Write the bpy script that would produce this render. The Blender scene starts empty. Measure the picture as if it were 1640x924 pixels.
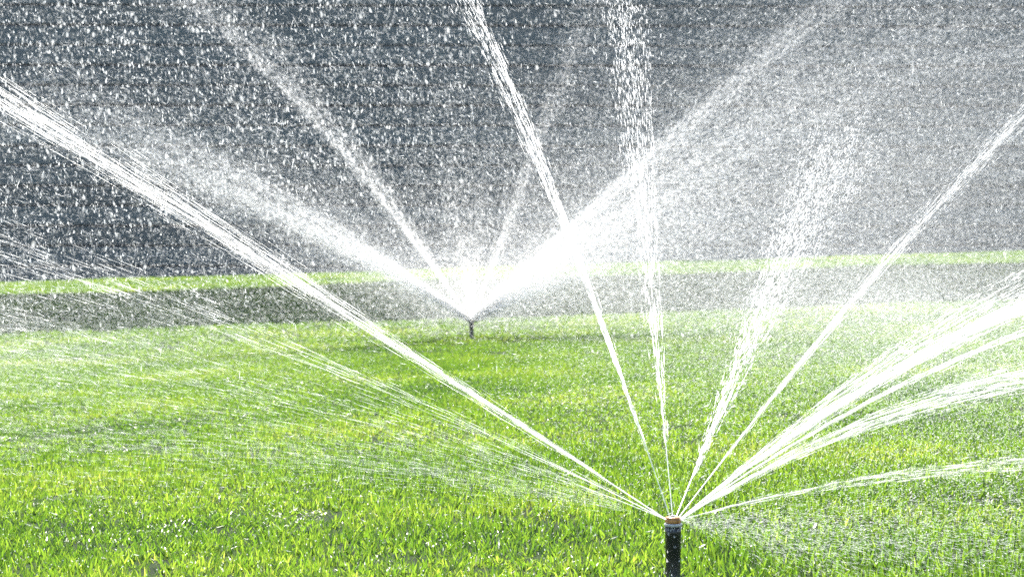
import bpy, math
import numpy as np
from mathutils import Vector, Matrix

rng = np.random.default_rng(11)
R = math.radians
scene = bpy.context.scene
col = scene.collection

# ------------------------------------------------------------------ camera
LENS, SENSOR = 70.0, 36.0
F = 1640 * LENS / SENSOR            # focal length in photograph pixels
HOR = 378.0                         # eye level in the photograph
CAMZ = 0.50
cam_d = bpy.data.cameras.new('camera')
cam = bpy.data.objects.new('camera', cam_d)
col.objects.link(cam)
cam.location = (0, 0, CAMZ)
cam.rotation_euler = (R(90), 0, 0)
cam_d.lens, cam_d.sensor_width = LENS, SENSOR
cam_d.shift_y = -(462 - HOR) / 1640
cam_d.clip_start, cam_d.clip_end = 0.05, 2000
cam_d.dof.use_dof = True
cam_d.dof.focus_distance = 3.1
cam_d.dof.aperture_fstop = 12
scene.camera = cam

# ------------------------------------------------------------------ sky and sun
SUN_EL, SUN_AZ = R(54), R(-14)      # azimuth from +Y, clockwise: the sun stands behind the wall, to the left
world = bpy.data.worlds.new('World')
scene.world = world
world.use_nodes = True
wn = world.node_tree
sky = wn.nodes.new('ShaderNodeTexSky')
sky.sky_type = 'NISHITA'
sky.sun_disc = False
sky.sun_elevation = SUN_EL
sky.sun_rotation = SUN_AZ
bg = wn.nodes['Background']
wn.links.new(sky.outputs[0], bg.inputs[0])
bg.inputs[1].default_value = 0.10
sun_d = bpy.data.lights.new('sun', 'SUN')
sun_d.energy = 5.0
sun_d.angle = R(0.5)
sun_d.color = (1.0, 0.95, 0.87)
sun = bpy.data.objects.new('sun', sun_d)
col.objects.link(sun)
to_sun = Vector((math.sin(SUN_AZ) * math.cos(SUN_EL), math.cos(SUN_AZ) * math.cos(SUN_EL), math.sin(SUN_EL)))
sun.rotation_euler = to_sun.to_track_quat('Z', 'Y').to_euler()
sun.location = to_sun * 60
vs = scene.view_settings
vs.view_transform, vs.look, vs.gamma, vs.exposure = 'Standard', 'None', 1.0, 1.8
scene.cycles.max_bounces = 12
scene.cycles.diffuse_bounces = 8
scene.cycles.transmission_bounces = 10
scene.cycles.transparent_max_bounces = 12
scene.cycles.use_denoising = False

# ------------------------------------------------------------------ helpers
def at(px, py, D):
    return np.array([(px - 820) / F * D, D, CAMZ + (HOR - py) / F * D])

PY = np.array([-400, 0, 9.0, 10.2, 11.3, 13.0, 15.0, 17.6, 18.4, 21, 30, 600])
PZ = np.array([0.0, 0.0, 0.0, 0.012, 0.036, 0.105, 0.178, 0.222, 0.215, -0.1, -0.25, -0.25])
def ground(x, y):
    x = np.asarray(x, float); y = np.asarray(y, float)
    z = sum(np.interp(y + d, PY, PZ) for d in (-0.6, -0.3, 0, 0.3, 0.6)) / 5
    z = z + 0.0317 * 12 * np.tanh(x / 12)
    z = z + 0.006 * np.sin(1.7 * x + 0.6 * y) * np.sin(0.9 * y + 0.4)
    return z

def link(o, parent=None):
    col.objects.link(o)
    if parent: o.parent = parent
    return o
def tag(o, label=None, cat=None, group=None, kind=None):
    if label: o['label'] = label
    if cat: o['category'] = cat
    if group: o['group'] = group
    if kind: o['kind'] = kind
    return o
def mesh_np(name, v, faces, smooth=True):
    """v (n,3), faces (m,k) with one k"""
    me = bpy.data.meshes.new(name)
    v = np.asarray(v, np.float32); f = np.asarray(faces, np.int32)
    m, k = f.shape
    me.vertices.add(len(v)); me.vertices.foreach_set('co', v.ravel())
    me.loops.add(m * k); me.loops.foreach_set('vertex_index', f.ravel())
    me.polygons.add(m)
    me.polygons.foreach_set('loop_start', np.arange(0, m * k, k, dtype=np.int32))
    me.polygons.foreach_set('use_smooth', np.full(m, smooth))
    me.update(calc_edges=True)
    return me
def mesh_py(name, v, f, smooth=False):
    me = bpy.data.meshes.new(name)
    me.from_pydata([tuple(map(float, p)) for p in v], [], [tuple(map(int, q)) for q in f])
    if smooth: me.polygons.foreach_set('use_smooth', [True] * len(me.polygons))
    me.update()
    return me
def obj(name, me, mat, parent=None):
    me.materials.append(mat)
    return link(bpy.data.objects.new(name, me), parent)
def empty(name, loc):
    o = bpy.data.objects.new(name, None)
    o.location = loc
    o.empty_display_size = 0.1
    return link(o)
def lathe(prof, n=24):
    """prof: list of (r, z)"""
    v, f = [], []
    for r, z in prof:
        for i in range(n):
            a = 2 * math.pi * i / n
            v.append((r * math.cos(a), r * math.sin(a), z))
    for j in range(len(prof) - 1):
        for i in range(n):
            k = (i + 1) % n
            f.append((j * n + i, j * n + k, (j + 1) * n + k, (j + 1) * n + i))
    f.append(tuple(range(n))[::-1])
    f.append(tuple((len(prof) - 1) * n + i for i in range(n)))
    return v, f
def boxv(x0, x1, y0, y1, z0, z1, c=0.0):
    """box; c chamfers the four front (y0) edges"""
    if c <= 0:
        v = [(x, y, z) for x in (x0, x1) for y in (y0, y1) for z in (z0, z1)]
        return v, [(0, 1, 3, 2), (4, 6, 7, 5), (0, 4, 5, 1), (2, 3, 7, 6), (0, 2, 6, 4), (1, 5, 7, 3)]
    v = [(x0, y1, z0), (x1, y1, z0), (x1, y1, z1), (x0, y1, z1),
         (x0, y0 + c, z0), (x1, y0 + c, z0), (x1, y0 + c, z1), (x0, y0 + c, z1),
         (x0 + c, y0, z0 + c), (x1 - c, y0, z0 + c), (x1 - c, y0, z1 - c), (x0 + c, y0, z1 - c)]
    f = [(3, 2, 1, 0), (8, 9, 10, 11)]
    for i in range(4):
        j = (i + 1) % 4
        f += [(i, j, 4 + j, 4 + i), (4 + i, 4 + j, 8 + j, 8 + i)]
    return v, f

# ------------------------------------------------------------------ materials
def new_mat(name):
    m = bpy.data.materials.new(name); m.use_nodes = True
    n = m.node_tree
    for x in list(n.nodes): n.nodes.remove(x)
    out = n.nodes.new('ShaderNodeOutputMaterial')
    return m, n, out
def N(n, t, **kw):
    x = n.nodes.new(t)
    for k, v in kw.items():
        if k in x.inputs: x.inputs[k].default_value = v
        else: setattr(x, k, v)
    return x
def ramp(n, stops):
    r = n.nodes.new('ShaderNodeValToRGB')
    e = r.color_ramp.elements
    while len(e) < len(stops): e.new(0.5)
    for q, (p, c) in zip(e, stops):
        q.position = p; q.color = (*c, 1)
    return r

def mat_water(name, clear, rough):
    m, n, out = new_mat(name)
    d = N(n, 'ShaderNodeBsdfDiffuse'); d.inputs[0].default_value = (0.955, 0.955, 0.94, 1)
    t = N(n, 'ShaderNodeBsdfTranslucent'); t.inputs[0].default_value = (0.98, 0.98, 0.96, 1)
    a = N(n, 'ShaderNodeMixShader'); a.inputs[0].default_value = 0.72
    n.links.new(d.outputs[0], a.inputs[1]); n.links.new(t.outputs[0], a.inputs[2])
    g = N(n, 'ShaderNodeBsdfGlossy'); g.inputs['Roughness'].default_value = rough
    g.inputs[0].default_value = (1, 1, 1, 1)
    fr = N(n, 'ShaderNodeFresnel'); fr.inputs['IOR'].default_value = 1.33
    b = N(n, 'ShaderNodeMixShader')
    n.links.new(fr.outputs[0], b.inputs[0]); n.links.new(a.outputs[0], b.inputs[1]); n.links.new(g.outputs[0], b.inputs[2])
    tr = N(n, 'ShaderNodeBsdfTransparent')
    c = N(n, 'ShaderNodeMixShader'); c.inputs[0].default_value = clear      # clear water lets part of the light straight through
    n.links.new(b.outputs[0], c.inputs[1]); n.links.new(tr.outputs[0], c.inputs[2])
    n.links.new(c.outputs[0], out.inputs[0])
    return m
def mat_grass():
    m, n, out = new_mat('grass_blade')
    at_ = N(n, 'ShaderNodeAttribute', attribute_name='tint')
    geo = N(n, 'ShaderNodeNewGeometry')
    no = N(n, 'ShaderNodeTexNoise', Scale=1.3, Detail=4.0)
    n.links.new(geo.outputs['Position'], no.inputs['Vector'])
    mx = N(n, 'ShaderNodeMath', operation='MULTIPLY_ADD'); mx.inputs[1].default_value = 1.1; mx.inputs[2].default_value = -0.46
    n.links.new(no.outputs[0], mx.inputs[0])
    ad = N(n, 'ShaderNodeMath', operation='MULTIPLY_ADD'); ad.inputs[1].default_value = 0.75
    n.links.new(at_.outputs['Fac'], ad.inputs[0]); n.links.new(mx.outputs[0], ad.inputs[2])
    r = ramp(n, [(0.0, (0.024, 0.056, 0.014)), (0.35, (0.066, 0.120, 0.020)), (0.7, (0.120, 0.180, 0.028)), (0.95, (0.19, 0.22, 0.06))])
    n.links.new(ad.outputs[0], r.inputs[0])
    rt = ramp(n, [(0.0, (0.036, 0.090, 0.012)), (0.35, (0.135, 0.28, 0.018)), (0.7, (0.31, 0.47, 0.034)), (0.95, (0.52, 0.55, 0.09))])
    n.links.new(ad.outputs[0], rt.inputs[0])
    p = N(n, 'ShaderNodeBsdfPrincipled', Roughness=0.34)
    p.inputs['Specular IOR Level'].default_value = 0.55
    n.links.new(r.outputs[0], p.inputs['Base Color'])
    t = N(n, 'ShaderNodeBsdfTranslucent'); n.links.new(rt.outputs[0], t.inputs[0])
    a = N(n, 'ShaderNodeMixShader'); a.inputs[0].default_value = 0.5
    n.links.new(p.outputs[0], a.inputs[1]); n.links.new(t.outputs[0], a.inputs[2])
    n.links.new(a.outputs[0], out.inputs[0])
    return m
def mat_soil():
    m, n, out = new_mat('turf_soil')
    geo = N(n, 'ShaderNodeNewGeometry')
    no = N(n, 'ShaderNodeTexNoise', Scale=14.0, Detail=8.0)
    n.links.new(geo.outputs['Position'], no.inputs['Vector'])
    r = ramp(n, [(0.3, (0.008, 0.014, 0.005)), (0.6, (0.016, 0.030, 0.008)), (0.8, (0.030, 0.050, 0.010))])
    n.links.new(no.outputs[0], r.inputs[0])
    p = N(n, 'ShaderNodeBsdfPrincipled', Roughness=0.95)
    p.inputs['Specular IOR Level'].default_value = 0.1
    n.links.new(r.outputs[0], p.inputs['Base Color'])
    n.links.new(p.outputs[0], out.inputs[0])
    return m
def mat_plain(name, c, rough=0.5, var=0.15, scale=30.0, stretch=(1, 1, 1), spec=0.5, rnd=0.0):
    m, n, out = new_mat(name)
    tc = N(n, 'ShaderNodeTexCoord')
    mp = N(n, 'ShaderNodeMapping'); mp.inputs['Scale'].default_value = stretch
    n.links.new(tc.outputs['Object'], mp.inputs[0])
    no = N(n, 'ShaderNodeTexNoise', Scale=scale, Detail=6.0)
    n.links.new(mp.outputs[0], no.inputs['Vector'])
    r = ramp(n, [(0.25, tuple(x * (1 - var) for x in c)), (0.75, tuple(min(1, x * (1 + var)) for x in c))])
    n.links.new(no.outputs[0], r.inputs[0])
    p = N(n, 'ShaderNodeBsdfPrincipled', Roughness=rough)
    p.inputs['Specular IOR Level'].default_value = spec
    src = r.outputs[0]
    if rnd > 0:
        oi = N(n, 'ShaderNodeObjectInfo')
        hs = N(n, 'ShaderNodeHueSaturation')
        ma = N(n, 'ShaderNodeMath', operation='MULTIPLY_ADD'); ma.inputs[1].default_value = rnd; ma.inputs[2].default_value = 1 - rnd / 2
        n.links.new(oi.outputs['Random'], ma.inputs[0]); n.links.new(ma.outputs[0], hs.inputs['Value'])
        n.links.new(src, hs.inputs['Color']); src = hs.outputs[0]
    n.links.new(src, p.inputs['Base Color'])
    bp = N(n, 'ShaderNodeBump', Strength=0.15, Distance=0.01)
    n.links.new(no.outputs[0], bp.inputs['Height']); n.links.new(bp.outputs[0], p.inputs['Normal'])
    n.links.new(p.outputs[0], out.inputs[0])
    return m
M_WATER = mat_water('sunlit_water', 0.66, 0.45)
M_DROP = mat_water('clear_droplets', 0.70, 0.8)
M_GRASS = mat_grass()
M_SOIL = mat_soil()
M_BOARD = mat_plain('slate_blue_board', (0.080, 0.104, 0.106), 0.55, 0.25, 3.0, (0.3, 6, 12), 0.4, 0.36)
M_GAP = mat_plain('dark_batten', (0.02, 0.02, 0.022), 0.9, 0.2, 5.0)
M_RENDER = mat_plain('grey_house_render', (0.34, 0.33, 0.31), 0.85, 0.12, 6.0)
M_ROOF = mat_plain('dark_roof_metal', (0.06, 0.06, 0.065), 0.5, 0.15, 4.0)
M_GLASSY = mat_plain('dark_window_glass', (0.03, 0.035, 0.04), 0.08, 0.1, 2.0)
M_BLACK = mat_plain('black_riser_plastic', (0.010, 0.011, 0.013), 0.32, 0.2, 60.0)
M_CLEAR = mat_plain('wet_grey_plastic', (0.34, 0.34, 0.33), 0.2, 0.45, 220.0)
M_AMBER = mat_plain('amber_brown_nozzle', (0.42, 0.20, 0.065), 0.25, 0.5, 180.0)
M_STEEL = mat_plain('grey_metal_screw', (0.30, 0.33, 0.36), 0.25, 0.2, 80.0)

# ------------------------------------------------------------------ lawn sheet
gx = np.unique(np.concatenate([np.linspace(-120, -20, 11), np.linspace(-20, 20, 121), np.linspace(20, 120, 11)]))
gy = np.unique(np.concatenate([np.linspace(-60, 0, 7), np.linspace(0, 30, 121), np.linspace(30, 160, 14)]))
X, Y = np.meshgrid(gx, gy)
v = np.stack([X.ravel(), Y.ravel(), ground(X, Y).ravel()], 1)
nx = len(gx)
ii = (np.arange(len(gy) - 1)[:, None] * nx + np.arange(nx - 1)[None]).ravel()
lawn = obj('lawn_ground', mesh_np('lawn_ground', v, np.stack([ii, ii + 1, ii + nx + 1, ii + nx], 1)), M_SOIL)
tag(lawn, 'green lawn ground sloping gently up to the right', None, None, 'structure')

# ------------------------------------------------------------------ boarded wall
TH = R(1)
WY = 25.0
wall = empty('boarded_wall', (0, WY, float(ground(0, WY))))
wall.rotation_euler.z = TH
tag(wall, 'long slate blue wall of horizontal boards behind the lawn', 'wall')
PITCH = 0.251
WX0, WX1 = -20.0, 20.0
z0 = -0.7
NB = 20
bme = []
for k in range(4):
    vv, ff = boxv(WX0, WX1, 0.0, 0.03, 0.0, PITCH - 0.020 - 0.003 * (k % 2), 0.008)
    me = mesh_py('board', vv, ff); me.materials.append(M_BOARD); bme.append(me)
for i in range(NB):
    o = bpy.data.objects.new('board', bme[i % 4])
    link(o, wall)
    o.location = (rng.uniform(-.05, .05), rng.uniform(-.004, .004), z0 + i * PITCH + rng.uniform(-.002, .002))
zt = z0 + NB * PITCH
vv, ff = boxv(WX0 + .1, WX1 - .1, 0.038, 0.24, z0, zt - .02)
obj('backing', mesh_py('backing', vv, ff), M_GAP, wall)
vv, ff = boxv(WX0 - .1, WX1 + .1, -0.05, 0.3, zt + 0.004, zt + 0.07, 0.01)
obj('coping', mesh_py('coping', vv, ff), M_ROOF, wall)

# ------------------------------------------------------------------ flat canopy added out of view, sized to throw the band of shade
CZ = 3.3
cot = math.cos(SUN_EL) / math.sin(SUN_EL)
def upsun(y, zg): return y + (CZ - zg) * cot * math.cos(SUN_AZ)
cy0, cy1 = upsun(11.35, .04), upsun(15.0, .18)
can = empty('added_shade_canopy', (-2.0, (cy0 + cy1) / 2, 0))
tag(can, 'long flat canopy added unseen above the lawn to shade a band of grass', 'canopy')
hd_ = (cy1 - cy0) / 2
vv, ff = boxv(-8.5, 9.5, -hd_, hd_, CZ, CZ + .10)
obj('roof', mesh_py('roof', vv, ff), M_ROOF, can)
for sy in (-1, 1):
    vv, ff = boxv(-8.4, 9.4, sy * (hd_ - .2) - .05, sy * (hd_ - .2) + .05, CZ - .16, CZ - .003)
    obj('beam', mesh_py('beam', vv, ff), M_ROOF, can)
    for px_ in (-7.6, 8.8):
        vv, ff = boxv(px_ - .06, px_ + .06, sy * (hd_ - .2) - .06, sy * (hd_ - .2) + .06, -1.2, CZ - .163)
        obj('post', mesh_py('post', vv, ff), M_ROOF, can)

# ------------------------------------------------------------------ grass (instanced patches of single blades)
def blade_patch(name, nb, size, hmin, hmax, wmin, wmax, seed):
    r = np.random.default_rng(seed)
    nb_c = max(6, nb // 9)
    cc = r.uniform(-size / 2, size / 2, (nb_c, 2))
    ci = r.integers(0, nb_c, nb)
    b = np.where(r.random(nb)[:, None] < .55, cc[ci] + r.normal(0, size * .045, (nb, 2)), r.uniform(-size / 2, size / 2, (nb, 2)))
    yaw = r.uniform(0, 2 * np.pi, nb)
    h = r.uniform(hmin, hmax, nb) * np.where(r.random(nb) < .3, .6, 1)
    w = r.uniform(wmin, wmax, nb)
    lean = np.abs(r.normal(0.2, 0.42, nb)).clip(0, 1.2)
    curl = r.uniform(0.1, 0.9, nb) * (0.4 + lean)
    la = r.uniform(0, 2 * np.pi, nb)
    d = np.stack([np.cos(la), np.sin(la), np.zeros(nb)], 1)
    s = np.stack([np.cos(yaw), np.sin(yaw), np.zeros(nb)], 1)
    up = np.array([0, 0, 1.0])
    base = np.concatenate([b, np.full((nb, 1), -0.004)], 1)
    vs_ = []
    p = base.copy(); ang = lean.copy(); ts = (0, .4, .75, 1.0); ws = (.75, 1.0, .7, .0)
    for i in range(4):
        if i:
            L = h * (ts[i] - ts[i - 1])
            p = p + (np.sin(ang)[:, None] * d + np.cos(ang)[:, None] * up) * L[:, None]
            ang = ang + curl * .45
        if i < 3:
            vs_ += [p - s * (w * ws[i] / 2)[:, None], p + s * (w * ws[i] / 2)[:, None]]
        else:
            vs_ += [p]
    V = np.stack(vs_, 1).reshape(-1, 3)
    T = np.array([[0, 1, 3], [0, 3, 2], [2, 3, 5], [2, 5, 4], [4, 5, 6]])
    Fc = (np.arange(nb)[:, None, None] * 7 + T[None]).reshape(-1, 3)
    me = mesh_np(name, V, Fc, False)
    t = r.beta(2.2, 2.0, nb)
    a = me.attributes.new('tint', 'FLOAT', 'POINT')
    a.data.foreach_set('value', np.repeat(t, 7).astype(np.float32))
    me.materials.append(M_GRASS)
    return me

def fbm(x, y, s, seed):
    r = np.random.default_rng(seed)
    z = np.zeros_like(x)
    for o in range(3):
        for k in range(7):
            a = r.uniform(0, 2 * np.pi); fr = 2 ** o * s * r.uniform(.6, 1.5)
            z += np.sin((np.cos(a) * x + np.sin(a) * y) * fr + r.uniform(0, 6.28)) / 1.7 ** o / 7
    return z

def scatter(name, base, sets):
    """ONE object: its own mesh `base` plus instances. sets: (instanced mesh, points, euler, scale)"""
    o = bpy.data.objects.new(name, base)
    g = bpy.data.node_groups.new(name, 'GeometryNodeTree')
    g.interface.new_socket('Geometry', in_out='INPUT', socket_type='NodeSocketGeometry')
    g.interface.new_socket('Geometry', in_out='OUTPUT', socket_type='NodeSocketGeometry')
    L = g.links.new
    i = g.nodes.new('NodeGroupInput'); u = g.nodes.new('NodeGroupOutput'); jn = g.nodes.new('GeometryNodeJoinGeometry')
    L(i.outputs[0], jn.inputs[0])
    na = g.nodes.new('GeometryNodeInputNamedAttribute'); na.data_type = 'FLOAT_VECTOR'; na.inputs[0].default_value = 'rot'
    nb_ = g.nodes.new('GeometryNodeInputNamedAttribute'); nb_.data_type = 'FLOAT_VECTOR'; nb_.inputs[0].default_value = 'siz'
    e2r = g.nodes.new('FunctionNodeEulerToRotation'); L(na.outputs[0], e2r.inputs[0])
    for (me, P, yaw, sc) in sets:
        pm = bpy.data.meshes.new(name + '_points')
        pm.vertices.add(len(P)); pm.vertices.foreach_set('co', P.astype(np.float32).ravel())
        a = pm.attributes.new('rot', 'FLOAT_VECTOR', 'POINT'); a.data.foreach_set('vector', yaw.astype(np.float32).ravel())
        a = pm.attributes.new('siz', 'FLOAT_VECTOR', 'POINT'); a.data.foreach_set('vector', sc.astype(np.float32).ravel())
        po = g.nodes.new('GeometryNodeObjectInfo'); po.inputs['Object'].default_value = bpy.data.objects.new(name + '_points', pm)
        so = g.nodes.new('GeometryNodeObjectInfo'); so.inputs['Object'].default_value = bpy.data.objects.new(name + '_source', me)
        so.inputs['As Instance'].default_value = True
        ip = g.nodes.new('GeometryNodeInstanceOnPoints')
        L(po.outputs['Geometry'], ip.inputs['Points']); L(so.outputs['Geometry'], ip.inputs['Instance'])
        L(e2r.outputs[0], ip.inputs['Rotation']); L(nb_.outputs[0], ip.inputs['Scale'])
        L(ip.outputs[0], jn.inputs[0])
    L(jn.outputs[0], u.inputs[0])
    md = o.modifiers.new('scatter', 'NODES'); md.node_group = g
    return link(o)

# spots where the blades stand shorter (photograph: dark gaps)
SHORT_SPOTS = [(at(480, 815, 3.65)[0], 3.65, .085, .10), (at(560, 818, 3.62)[0], 3.6, .05, .05), (at(205, 700, 4.95)[0], 4.95, .16, .10),
        (at(530, 660, 5.65)[0], 5.65, .12, .12), (at(1000, 830, 3.5)[0], 3.5, .06, .06),
        (at(1320, 650, 5.8)[0], 5.8, .12, .08), (at(700, 800, 3.8)[0], 3.8, .08, .05)]
def scatter_zone(y0, y1, cell, seed):
    P = []
    m0, m1 = y0 * .09, y1 * .09
    for y in np.arange(y0 - m0, y1 + m1, cell):
        hw = 0.262 * (y + cell) * 1.25 + 0.35
        xs = np.arange(-hw, hw, cell)

        P.append(np.stack([xs, np.full_like(xs, y)], 1))
    P = np.concatenate(P)
    r = np.random.default_rng(seed)
    P = P + r.uniform(-.5, .5, P.shape) * cell
    y = P[:, 1]
    pr = np.clip((y - (y0 - m0)) / (2 * m0), 0, 1) * np.clip(((y1 + m1) - y) / (2 * m1), 0, 1)
    return P[r.random(len(P)) < pr], r
zones = [  # y0, y1, cell, patch size, blades, height, width
    (1.9, 3.5, .066, .10, 125, (.014, .034), (.0020, .0035)),
    (3.5, 4.8, .062, .10, 145, (.012, .029), (.0020, .0033)),
    (4.8, 9.0, .075, .12, 160, (.011, .021), (.0022, .0037)),
    (9.0, 18.3, .125, .20, 160, (.011, .021), (.0036, .0062)),
]
grass_sets = []
for zi, (y0, y1, cell, size, nb, hh, ww) in enumerate(zones):
    P, r = scatter_zone(y0, y1, cell, 50 + zi)
    x, y = P[:, 0], P[:, 1]
    n1 = fbm(x, y, 5.0, 3); n2 = fbm(x, y, 1.5, 4)
    hsc = (1.0 + 0.55 * n1 + 0.30 * n2).clip(.4, 1.7)
    keep = np.ones(len(P), bool)
    for (bx, by, ax, ay) in SHORT_SPOTS:
        d2 = ((x - bx) / ax) ** 2 + ((y - by) / ay) ** 2
        hsc = np.where(d2 < 1, hsc * .5, hsc)
    x, y, hsc = x[keep], y[keep], hsc[keep]
    Z = ground(x, y)
    var = r.integers(0, 4, len(x))
    for k in range(4):
        q = var == k
        me = blade_patch('grass_patch', nb, size, *hh, *ww, 900 + 10 * zi + k)
        n = q.sum()
        yaw = np.stack([r.normal(0, .03, n), r.normal(0, .03, n), r.uniform(0, 6.28, n)], 1)
        sxy = r.uniform(.9, 1.15, n)
        grass_sets.append((me, np.stack([x[q], y[q], Z[q]], 1), yaw, np.stack([sxy, sxy, hsc[q] * r.uniform(.85, 1.15, n)], 1)))
gb = bpy.data.meshes.new('grass'); gb.materials.append(M_GRASS)
tag(scatter('grass', gb, grass_sets), 'short wet green grass blades covering the lawn', 'grass', None, 'stuff')

# ------------------------------------------------------------------ water geometry
OCT = np.array([[4, 0, 1], [4, 1, 2], [4, 2, 3], [4, 3, 0], [5, 1, 0], [5, 2, 1], [5, 3, 2], [5, 0, 3]])
def streaks(P, Dr, L, Rad, skew=0.5):
    """elongated drops: centre, axis, length, radius -> verts, tris (6 verts, 8 tris each)"""
    n = len(P)
    Dr = Dr / np.linalg.norm(Dr, axis=1, keepdims=True)
    ref = np.where(np.abs(Dr[:, 2:3]) < .9, np.array([[0, 0, 1.0]]), np.array([[1.0, 0, 0]]))
    A = np.cross(Dr, ref); A /= np.linalg.norm(A, axis=1, keepdims=True)
    B = np.cross(Dr, A)
    L = np.broadcast_to(L, (n,))[:, None]; Rad = np.broadcast_to(Rad, (n,))[:, None]
    c = P + Dr * L * (skew - .5)
    V = np.stack([c + A * Rad, c + B * Rad, c - A * Rad, c - B * Rad, P + Dr * L / 2, P - Dr * L / 2], 1).reshape(-1, 3)
    Fc = (np.arange(n)[:, None, None] * 6 + OCT[None]).reshape(-1, 3)
    return V, Fc
TET = np.array([[0, 1, 2], [0, 3, 1], [2, 1, 3], [0, 2, 3]])
def specks(P, Dr, L, Rad):
    """tiny drops, 4 verts and 4 tris each"""
    n = len(P)
    Dr = Dr / np.linalg.norm(Dr, axis=1, keepdims=True)
    A = np.cross(Dr, rng.normal(0, 1, (n, 3))); A /= np.linalg.norm(A, axis=1, keepdims=True)
    B = np.cross(Dr, A)
    L = np.broadcast_to(L, (n,))[:, None]; Rad = np.broadcast_to(Rad, (n,))[:, None]
    V = np.stack([P + Dr * L / 2 + A * Rad, P + Dr * L / 2 - A * Rad, P - Dr * L / 2 + B * Rad, P - Dr * L / 2 - B * Rad], 1).reshape(-1, 3)
    return V, (np.arange(n)[:, None, None] * 4 + TET[None]).reshape(-1, 3)
def fat_drops(P, Dr, L, Rad):
    """round-bodied teardrops, 6 sides and 3 rings"""
    n = len(P)
    Dr = Dr / np.linalg.norm(Dr, axis=1, keepdims=True)
    ref = np.where(np.abs(Dr[:, 2:3]) < .9, np.array([[0, 0, 1.0]]), np.array([[1.0, 0, 0]]))
    A = np.cross(Dr, ref); A /= np.linalg.norm(A, axis=1, keepdims=True)
    B = np.cross(Dr, A)
    L = np.broadcast_to(L, (n,))[:, None]; Rad = np.broadcast_to(Rad, (n,))[:, None]
    rings = [(-.36, .75), (-.12, 1.0), (.18, .62)]
    vs_ = [P - Dr * L * .5]
    for (s, q) in rings:
        for k in range(6):
            a = k * math.pi / 3
            vs_.append(P + Dr * L * s + (A * math.cos(a) + B * math.sin(a)) * Rad * q)
    vs_.append(P + Dr * L * .5)
    V = np.stack(vs_, 1).reshape(-1, 3)
    T = []
    for k in range(6):
        j = (k + 1) % 6
        T.append((0, 1 + j, 1 + k))
        for r_ in range(2):
            a, b, c, d = 1 + r_ * 6 + k, 1 + r_ * 6 + j, 7 + r_ * 6 + j, 7 + r_ * 6 + k
            T += [(a, b, c), (a, c, d)]
        T.append((13 + k, 13 + j, 19))
    Fc = (np.arange(n)[:, None, None] * 20 + np.array(T)[None]).reshape(-1, 3)
    return V, Fc
def join(parts):
    V, Fc, o = [], [], 0
    for v_, f_ in parts:
        V.append(v_); Fc.append(f_ + o); o += len(v_)
    return np.concatenate(V), np.concatenate(Fc)

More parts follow.
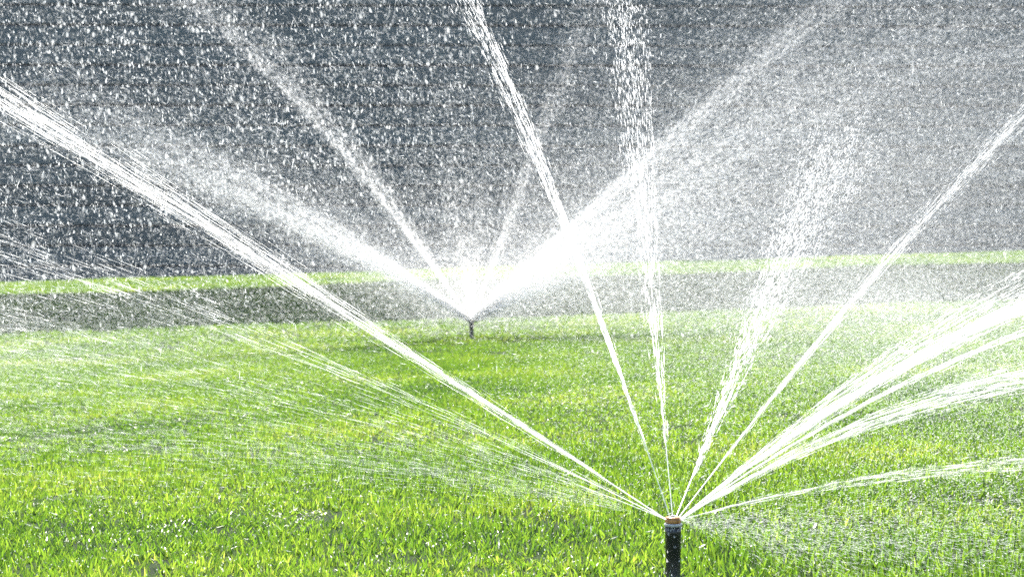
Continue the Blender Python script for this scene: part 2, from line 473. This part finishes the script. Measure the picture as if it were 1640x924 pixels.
def jet(label, group, p0, pe, sag, s1, n, lens, rads, core=(.5, .0016, .0022), ext=1.25, strands=9, tpow=1.0, sclump=.55, flat=1.0, s0=.0, rise=1.0, fine=False):
    """one stream: parabola p0 -> pe (t=1) with extra arch `sag`, lateral spread s1 at t=1"""
    dv = pe - p0
    fall = (.07 if fine else .30) * np.linalg.norm(dv)                      # beyond t = 1 the stream tires and bends over
    def pos(t): return p0 + dv * t[:, None] + np.array([0, 0, 1.0]) * (4 * sag * t * (1 - t) - fall * np.maximum(t - 1, 0) ** 2)[:, None]
    def tan(t): return dv[None] + np.array([0, 0, 1.0]) * (4 * sag * (1 - 2 * t) - 2 * fall * np.maximum(t - 1, 0))[:, None]
    u = dv / np.linalg.norm(dv)
    a = np.cross(u, [0, 0, 1.0]); a /= np.linalg.norm(a); b = np.cross(a, u)
    e = empty('water_jet', p0); tag(e, label, 'water jet', group)
    # core: a lumpy rope of water that thins out and tears
    cf, r0, r1 = core
    if cf > 0:
        m, k = 60, 7
        t = np.linspace(0, cf, m)
        c = pos(t)
        ra = (r0 + (r1 - r0) * t / cf) * (1 + .22 * np.sin(t / cf * 90 + rng.uniform(0, 6)) * (t / cf)) * (1 - ((t / cf) ** 6))
        ra *= rng.uniform(.8, 1.2, m)
        ra = np.maximum(ra, 1e-5)
        an = np.arange(k) * 2 * np.pi / k
        V = (c[:, None] + ra[:, None, None] * (np.cos(an)[None, :, None] * a + np.sin(an)[None, :, None] * b)).reshape(-1, 3)
        q = (np.arange(m - 1)[:, None] * k + np.arange(k)[None]); q2 = (np.arange(m - 1)[:, None] * k + (np.arange(k) + 1)[None] % k)
        Fc = np.stack([q, q2, q2 + k, q + k], 2).reshape(-1, 4)
        o = obj('stream', mesh_np('stream', V - p0, Fc), M_WATER, e)
    # torn strands and drops
    tm = 0.0 if fine else 0.07
    t = (tm + (1 - tm) * rng.random(n) ** (tpow if fine else .72)) * ext
    if not fine:
        k = rng.random(n) < .40
        t = np.where(k & (t > 1.0), 1.0 + 1.7 * rng.random(n) ** 1.5, t)
        t = np.where((t > ext * .9) & (rng.random(n) < .5), t * rng.uniform(1, 1.5, n), t)
    sc = rng.normal(0, 1, (strands, 2)) * np.array([1, flat])
    si = rng.integers(0, strands, n)
    off = np.where(rng.random(n)[:, None] < sclump, sc[si] + rng.normal(0, .12, (n, 2)), rng.normal(0, 1, (n, 2)) * np.array([1, flat]))
    wob = rng.normal(0, .10, (n, 2))
    w = s0 + s1 * t ** rise * (1 + 1.6 * np.maximum(t - 1, 0))
    Pp = pos(t) + (a * (off[:, :1] + wob[:, :1]) + b * (off[:, 1:] + wob[:, 1:])) * w[:, None]
    Dr = tan(t) + (a * off[:, :1] + b * off[:, 1:]) * s1
    Dr = Dr + np.linalg.norm(Dr, axis=1, keepdims=True) * rng.normal(0, .012, (n, 3))
    L = rng.uniform(*lens, n) * np.maximum(1.15 - .5 * t / ext, .25)
    rd = rng.uniform(*rads, n) * (1.0 if fine else .78)
    gz = ground(Pp[:, 0], Pp[:, 1]) + .01
    ok = (Pp[:, 2] > gz) & (Pp[:, 1] > .9)
    V, Fc = specks(Pp[ok] - p0, Dr[ok], L[ok], rd[ok]) if fine else streaks(Pp[ok] - p0, Dr[ok], L[ok], rd[ok], .62)
    o = obj('torn_spray', mesh_np('torn_spray', V, Fc), M_DROP if fine else M_WATER, e)
    tag(o, kind='stuff')
    return e

# ------------------------------------------------------------------ sprinklers
def sprinkler(px, D, label, beads):
    x = (px - 820) / F * D
    g = float(ground(x, D)) - .005
    e = empty('sprinkler', (x, D, g))
    tag(e, label, 'sprinkler', 'pop-up sprinklers on the lawn')
    v_, f_ = lathe([(.021, -.03), (.028, -.03), (.028, -.002), (.026, .004), (.0165, .005), (.0165, .002)], 28)
    obj('body_cap', mesh_py('body_cap', v_, f_, False), M_BLACK, e)
    v_, f_ = lathe([(.0110, -.02), (.0110, .018), (.0107, .019), (.0107, .052), (.0110, .053), (.0110, .078), (.0113, .079), (.0113, .0885)], 28)
    obj('riser', mesh_py('riser', v_, f_, True), M_BLACK, e)
    v_, f_ = lathe([(.0112, .0888), (.0126, .0892), (.0131, .0905), (.0131, .0922), (.0122, .0932), (.0105, .0934)], 28)
    obj('collar', mesh_py('collar', v_, f_, True), M_CLEAR, e)
    # nozzle turret with notched skirt
    n = 32; prof = [(.0098, .0936), (.0112, .0945), (.0114, .0975), (.0108, .0990)]
    v_, f_ = lathe(prof, n)
    v_ = [(a * (1 if i % 4 < 3 else .86), b * (1 if i % 4 < 3 else .86), c) for i, (a, b, c) in enumerate(v_)]
    obj('nozzle', mesh_py('nozzle', v_, f_, False), M_AMBER, e)
    v_, f_ = lathe([(.0060, .0991), (.0110, .0994), (.0113, .1008), (.0102, .1022), (.0050, .1027)], n)
    obj('deflector', mesh_py('deflector', v_, f_, True), M_AMBER, e)
    v_, f_ = lathe([(.0032, .1026), (.0036, .1030), (.0036, .1040), (.0030, .1046)], 16)
    obj('screw', mesh_py('screw', v_, f_, False), M_STEEL, e)
    if beads:
        r = np.random.default_rng(5)
        k = 46
        an = r.uniform(np.pi * 1.02, np.pi * 1.98, k); hz = r.uniform(.01, .093, k) ; hz[:16] = r.uniform(.082, .104, 16)
        rr = .0125 + r.exponential(.004, k); rr[:16] = .0125
        P = np.stack([np.cos(an) * rr, np.sin(an) * rr, hz], 1)
        d = np.stack([r.normal(0, .25, k), r.normal(0, .2, k), np.ones(k)], 1)
        V, Fc = fat_drops(P, d, r.uniform(.002, .0062, k), r.uniform(.0005, .0013, k))
        tag(obj('water_beads', mesh_np('water_beads', V, Fc), M_WATER, e), kind='stuff')
    return np.array([x, D, g + .0985])

near = sprinkler(1078, 2.80, 'large black pop-up sprinkler with amber nozzle in the foreground', True)
far = sprinkler(755, 9.70, 'small black pop-up sprinkler farther back, half lost in white mist', False)

NG, FG = 'jets of the foreground sprinkler', 'jets of the far sprinkler'
def hd(dx, dy=0.0, dz=0.0): return near + np.array([dx, dy, dz])
R1 = (.00015, .00045)
jet('thick white jet from foreground sprinkler to the upper left edge', NG, hd(-.010), at(0, 150, 2.62), .004, .013, 1400, (.02, .11), (.00015, .00055), (.45, .0013, .0009), 1.35, 30, rise=1.3, s0=.0012)
jet('thin jet just below the thick left one, meeting the left edge above shade', NG, hd(-.009, -.004), at(0, 395, 2.25), .018, .016, 480, (.02, .10), (.0001, .0004), (.3, .0009, .0005), 1.35, 10)
jet('loose streaky jet crossing the left lawn to the end of the shade band', NG, hd(-.009, -.006), at(0, 525, 2.05), .022, .022, 1000, (.012, .07), (.0001, .00026), (.2, .0008, .0004), 1.3, 20)
jet('low fine fan of water skimming the left grass', NG, hd(-.009, -.008), at(0, 680, 1.95), .020, .048, 4200, (.012, .05), (.00006, .00013), (0, 0, 0), 1.25, 60, flat=.8)
jet('bright narrow jet rising to the left of the vertical one', NG, hd(-.004, .009, .003), at(748, 0, 3.9), .040, .013, 1300, (.02, .08), (.0003, .0008), (.55, .0011, .0014), 1.35, 12, s0=.001, rise=1.4)
jet('nearly vertical streaky jet above the foreground sprinkler', NG, hd(0, .009, .003), at(992, 0, 4.1), .03, .028, 2100, (.010, .045), (.0004, .0009), (.3, .0010, .0008), 1.35, 14, s0=.001, rise=1.2)
jet('feathery jet leaning right that breaks into a cloud of drops', NG, hd(.005, .009, .002), at(1338, 235, 3.9), .012, .042, 4600, (.005, .028), (.0004, .0012), (.24, .0011, .0007), 1.12, 14, rise=1.25)
jet('clean narrow jet rising to the upper right edge', NG, hd(.008, .006, .001), at(1640, 182, 3.6), .022, .010, 1200, (.02, .09), (.0002, .0007), (.60, .0010, .0010), 1.35, 10, s0=.001, rise=1.3)
jet('broad bright jet sweeping to the right edge below shade', NG, hd(.010, 0), at(1640, 492, 2.72), .022, .0065, 1300, (.02, .11), (.00015, .00055), (.45, .0013, .0009), 1.35, 24, rise=1.25, s0=.0012)
jet('wispy upper strands fanning above the broad right jet', NG, hd(.010, .002), at(1640, 450, 2.95), .022, .013, 600, (.02, .10), R1, (.3, .0010, .0006), 1.35, 14)
jet('thin straight jet between two broad jets at the right', NG, hd(.010, -.003), at(1640, 532, 2.5), .020, .0035, 420, (.02, .09), R1, (.7, .0009, .0008), 1.35, 6)
jet('second broad jet lower on the right lawn', NG, hd(.010, -.005), at(1640, 606, 2.35), .025, .0080, 1100, (.02, .10), (.0001, .00045), (.4, .0011, .0007), 1.35, 20, rise=1.2, s0=.001)
jet('lowest thin jet at the right, almost level over the grass', NG, hd(.010, -.007), at(1640, 742, 2.15), .012, .006, 480, (.02, .08), (.0001, .0004), (.5, .0008, .0006), 1.3, 8)

FR, FL = (.0004, .0011), (.005, .026)
def fh(dx=0, dz=0.0): return far + np.array([dx, 0, dz])
jet('broad misty jet from the far sprinkler to the left', FG, fh(-.01), at(215, 232, 9.2), .05, .085, 30000, FL, FR, (.2, .005, .003), 1.35, 26, tpow=1.7, sclump=.5, s0=.006, fine=True)
jet('steeper misty strand from the far sprinkler to the upper left', FG, fh(-.01), at(345, 20, 10.4), .10, .080, 6500, FL, (.0006, .0013), (.12, .005, .003), 1.2, 18, tpow=1.15, fine=True)
jet('soft upright plume over the far sprinkler', FG, fh(0), at(742, 300, 10.3), .0, .12, 2600, FL, FR, (.15, .005, .003), 1.2, 18, tpow=1.3, fine=True)
jet('faint misty strand from far sprinkler leaning right behind narrow jet', FG, fh(.01), at(938, 40, 10.8), .03, .060, 3200, FL, FR, (.12, .005, .003), 1.2, 16, tpow=1.2, fine=True)
jet('long misty strand from far sprinkler crossing the vertical jet upward', FG, fh(.01), at(1330, 10, 10.1), .03, .048, 10000, FL, FR, (.2, .008, .004), 1.25, 16, tpow=1.1, fine=True)
jet('dense white mist plume from the far sprinkler to the right', FG, fh(.01), at(1130, 318, 9.3), .05, .17, 42000, FL, (.0005, .0011), (.2, .005, .003), 1.7, 40, tpow=1.9, sclump=.45, s0=.006, fine=True)
jet('hazy upper-right strand below the long misty one', FG, fh(.01), at(1440, 75, 9.6), .08, .12, 13000, FL, FR, (.15, .006, .004), 1.25, 18, tpow=1.0, fine=True)

# ------------------------------------------------------------------ drops in the air
def cloud(n, px, py, Dd, dens=None):
    u = rng.uniform(*px, n); v_ = rng.uniform(*py, n)
    D = (rng.uniform(Dd[0] ** 2, Dd[1] ** 2, n)) ** .5
    if dens is not None:
        k = rng.random(n) < dens(u, v_)
        u, v_, D = u[k], v_[k], D[k]
    P = np.stack([(u - 820) / F * D, D, CAMZ + (HOR - v_) / F * D], 1)
    ok = P[:, 2] > ground(P[:, 0], P[:, 1]) + .03
    return P[ok]
def dirs(n, mean, sd):
    return np.array(mean)[None] + rng.normal(0, 1, (n, 3)) * sd
def sm(a, b, x): 
    t = np.clip((x - a) / (b - a), 0, 1); return t * t * (3 - 2 * t)
OUT = 260
# big drops falling close by, upper left
P = cloud(4200, (-OUT, 1150), (-200, 560), (1.7, 3.2), lambda u, v_: (1 - sm(250, 1000, u)) * (1 - sm(220, 560, v_)) + .04)
V1 = fat_drops(P, dirs(len(P), (-.12, 0, 1), .22), rng.uniform(.0025, .0075, len(P)), rng.uniform(.0006, .0015, len(P)))
# mid drops everywhere above
P = cloud(15000, (-OUT, 1640 + OUT), (-240, 470), (3.2, 6.0), lambda u, v_: .35 + .65 * (1 - sm(500, 1100, u)))
V2 = fat_drops(P[:5000], dirs(len(P[:5000]), (-.1, 0, 1), .3), rng.uniform(.003, .0075, len(P[:5000])), rng.uniform(.0006, .0014, len(P[:5000])))
V, Fc = join([V1, V2])
tag(obj('falling_drops', mesh_np('falling_drops', V, Fc), M_DROP), 'countless round drops falling in front of the dark wall', 'water drops', None, 'stuff')
# dashes: small quick drops, upper half
P = cloud(170000, (-OUT, 1640 + OUT), (-240, 540), (3.6, 9.0), lambda u, v_: (.75 - .25 * sm(700, 1100, u)) * (1 - .6 * sm(430, 540, v_)) * (.72 + .6 * fbm(u / 150, v_ / 110, 1.0, 8)).clip(.15, 1.3))
dr = np.where(rng.random(len(P))[:, None] < .5, dirs(len(P), (-1, 0, .35), .35), dirs(len(P), (-.15, 0, 1), .3))
dr = np.where((P[:, 0] > .3)[:, None] & (rng.random(len(P))[:, None] < .5), dirs(len(P), (1, 0, .6), .3), dr)
ln = np.where(rng.random(len(P)) < .15, rng.uniform(.014, .032, len(P)), rng.uniform(.004, .012, len(P)))
V, Fc = specks(P, dr, ln, rng.uniform(.0003, .0009, len(P)) * np.where(ln > .013, .6, 1))
tag(obj('flying_droplets', mesh_np('flying_droplets', V, Fc), M_DROP), 'fine dashes of flying water filling the air above the lawn', 'water drops', None, 'stuff')
# fine mist carried to the right
P = cloud(70000, (700, 1640 + OUT), (-150, 520), (8.2, 13.0), lambda u, v_: sm(760, 1150, u) * (.25 + .75 * sm(-60, 200, v_)) * (1 - .55 * sm(400, 500, v_)) * (1 - .3 * sm(1450, 1640, u)))
V, Fc = specks(P, dirs(len(P), (1, 0, .5), .5), rng.uniform(.005, .012, len(P)), rng.uniform(.0006, .0014, len(P)))
VEIL = (V, Fc)
# mist round the far head
n = 26000
P = far + rng.normal(0, 1, (n, 3)) * np.array([.85, .5, .33]) + np.array([.1, 0, .28])
P = P[P[:, 2] > ground(P[:, 0], P[:, 1]) + .02]
V, Fc = specks(P, dirs(len(P), (0, 0, 1), .6), rng.uniform(.004, .012, len(P)), rng.uniform(.0010, .0020, len(P)))
HEAD_MIST = (V, Fc)
# soft mist: very fine specks gathered in drifting puffs
def off_head(P):
    """the air low in front of the far riser stays clear"""
    return ~((P[:, 2] < far[2] - .002) & (np.abs(P[:, 0] - far[0]) < .16) & (P[:, 1] < far[1] + .05))
def puffs(name, label, C, size, k, L, rad):
    """C puff centres, size = sigma of each puff in metres, k specks each"""
    n = len(C) * k
    P = np.repeat(C, k, 0) + rng.normal(0, 1, (n, 3)) * np.repeat(size * rng.uniform(.75, 1.4, len(C)), k)[:, None]
    P = P[(P[:, 2] > ground(P[:, 0], P[:, 1]) + .02) & off_head(P)]
    n = len(P)
    V, Fc = join([HEAD_MIST, specks(P, rng.normal(0, 1, (n, 3)), rng.uniform(*L, n), rng.uniform(*rad, n))])
    return tag(obj(name, mesh_np(name, V, Fc), M_DROP), label, 'mist', None, 'stuff')
C = far + np.stack([rng.normal(.12, .62, 420), rng.normal(.5, .45, 420), np.abs(rng.normal(0, .24, 420)) + .05], 1)
def along(p0, pe, sag, n, tp, w):
    t = rng.random(n) ** tp
    c = p0 + (pe - p0) * t[:, None] + np.array([0, 0, 1.0]) * (4 * sag * t * (1 - t))[:, None]
    return c + rng.normal(0, 1, (n, 3)) * (.015 + w * t)[:, None]
C = np.concatenate([C, along(far, at(215, 232, 9.2), .05, 300, 1.9, .15) + [0, 0, .02], along(far, at(1130, 318, 9.3), .05, 320, 1.7, .26) + [0, 0, .02]])
puffs('mist_cloud', 'soft white cloud of mist close round the far sprinkler', C, .10, 230, (.002, .006), (.0004, .0009))
def mist_bank(name, label, box, n, L, rad, spots, seed, dens, base=None):
    """one bank of very fine specks in a box (sx, sy, sz), set down at a few spots (x, y, z, yaw)"""
    r = np.random.default_rng(seed)
    q = r.random((n, 3))
    nz = fbm(q[:, 0] * box[0] + 3, q[:, 2] * box[2] * 1.6 + q[:, 1], 3.0, seed)
    q = q[r.random(n) < (.62 + .5 * nz).clip(.1, 1) * dens(q[:, 0], q[:, 2])]
    P = (q - np.array([.5, .5, 0])) * np.array(box)
    k = len(P)
    V, Fc = specks(P, r.normal(0, 1, (k, 3)) + np.array([.5, 0, .6]), r.uniform(*L, k), r.uniform(*rad, k))
    me = mesh_np(name, V, Fc); me.materials.append(M_DROP)
    S = np.array(spots)
    bm_ = mesh_np(name, *base) if base else bpy.data.meshes.new(name)
    bm_.materials.append(M_DROP)
    o = scatter(name, bm_, [(me, S[:, :3], np.stack([0 * S[:, 3], 0 * S[:, 3], S[:, 3]], 1), np.ones((len(S), 3)))])
    return tag(o, label, 'mist', None, 'stuff')
bell = lambda a: np.sin(np.pi * np.clip(a, 0, 1)) ** .7
fade = lambda a, b: np.clip(1.15 - b, 0, 1) * bell(a)
gz_ = float(ground(1.5, 10.3))
mist_bank('mist_veil', 'thin grey veil of mist over the right half of the wall', (3.2, 1.6, 1.75), 300000, (.002, .005), (.00035, .00085),
          [(1.55, 10.2, gz_ + .05, .1), (2.5, 10.6, gz_ + .05, 3.3), (1.1, 9.9, gz_ - .1, 3.0), (3.2, 10.2, gz_ + .1, .2), (2.2, 9.4, gz_ + .0, .0), (2.9, 11.2, gz_ + .2, 3.1), (1.0, 10.9, gz_ - .15, .1), (1.9, 9.1, gz_ - .25, 3.2), (.75, 10.6, gz_ - .35, 3.1), (2.6, 9.7, gz_ - .05, .1)], 31, lambda a, b: bell(a) * np.clip(1.2 - b, .15, 1), VEIL)
mist_bank('low_mist', 'pale low mist drifting just above the sunlit lawn', (2.6, 3.6, .36), 190000, (.002, .005), (.00022, .0005),
          [(-1.55, 6.2, .0, 0), (1.3, 6.2, .05, 3.14), (1.15, 5.0, .05, 0), (1.3, 4.6, .04, 3.0), (1.6, 7.6, .08, .3), (1.6, 9.4, .1, 3.2), (-1.9, 7.2, .0, 3.1), (1.25, 7.0, .05, .2)], 32, fade)
# light sprinkle over the lawn
P = cloud(26000, (-OUT, 1640 + OUT), (470, 900), (2.3, 9.5), lambda u, v_: (1 - .75 * sm(760, 880, v_)) * (.55 + .45 * sm(900, 1300, u) + .3 * (1 - sm(100, 600, u))))
V1 = streaks(P, np.where((P[:, :1] < 0), dirs(len(P), (-1, 0, .25), .25), dirs(len(P), (1, 0, .45), .3)), rng.uniform(.004, .014, len(P)), rng.uniform(.0002, .0006, len(P)))
P = cloud(900, (-OUT, 1640 + OUT), (100, 900), (2.0, 6.0))
V2 = streaks(P, dirs(len(P), (.03, 0, 1), .07), rng.uniform(.006, .016, len(P)), rng.uniform(.0004, .0009, len(P)))
# splash under the head, lower right
n = 26000
t = rng.random(n) ** .6
ang = rng.normal(-.10, .16, n)
yo = rng.normal(0, .35, n)
P = near + np.stack([t * .85 * np.cos(ang), yo * t, t * .85 * np.sin(ang) - .06 * t ** 2], 1)
k = P[:, 2] > ground(P[:, 0], P[:, 1]) + .012
P, t = P[k], t[k]
dd = (P - near) / np.linalg.norm(P - near, axis=1, keepdims=True) + np.stack([0 * t, 0 * t, -.12 * t], 1) + rng.normal(0, .22, (len(P), 3))
V3 = streaks(P, dd, rng.uniform(.003, .012, len(P)), rng.uniform(.00010, .00024, len(P)))
V, Fc = join([V1, V2, V3])
tag(obj('lawn_sprinkle', mesh_np('lawn_sprinkle', V, Fc), M_DROP), 'light sprinkle of drops drifting low over the green lawn', 'water drops', None, 'stuff')
# dew on the blade tips
n = 2200
y = rng.uniform(2.3, 4.6, n); x = rng.uniform(-1, 1, n) * (.262 * y * 1.15)
P = np.stack([x, y, ground(x, y) + rng.uniform(.018, .042, n)], 1)
V, Fc = fat_drops(P, dirs(n, (0, 0, 1), .3), rng.uniform(.0012, .0034, n), rng.uniform(.0005, .0012, n))
tag(obj('dew_drops', mesh_np('dew_drops', V, Fc), M_DROP), 'small bright dew drops on the nearest grass tips', 'dew', None, 'stuff')


# ------------------------------------------------------------------ spray-laden air
hv, hf = boxv(-130, 130, -70, 170, -1.7, 5.2)
hm, hn, ho = new_mat('spray_laden_air')
pv = N(hn, 'ShaderNodeVolumePrincipled', Density=0.0008, Anisotropy=0.2)
pv.inputs['Color'].default_value = (0.97, 0.98, 1.0, 1)
hn.links.new(pv.outputs[0], ho.inputs['Volume'])
hz = obj('haze', mesh_py('haze', hv, hf), hm)
tag(hz, 'faint bright haze of spray hanging in the air', 'haze', None, 'stuff')
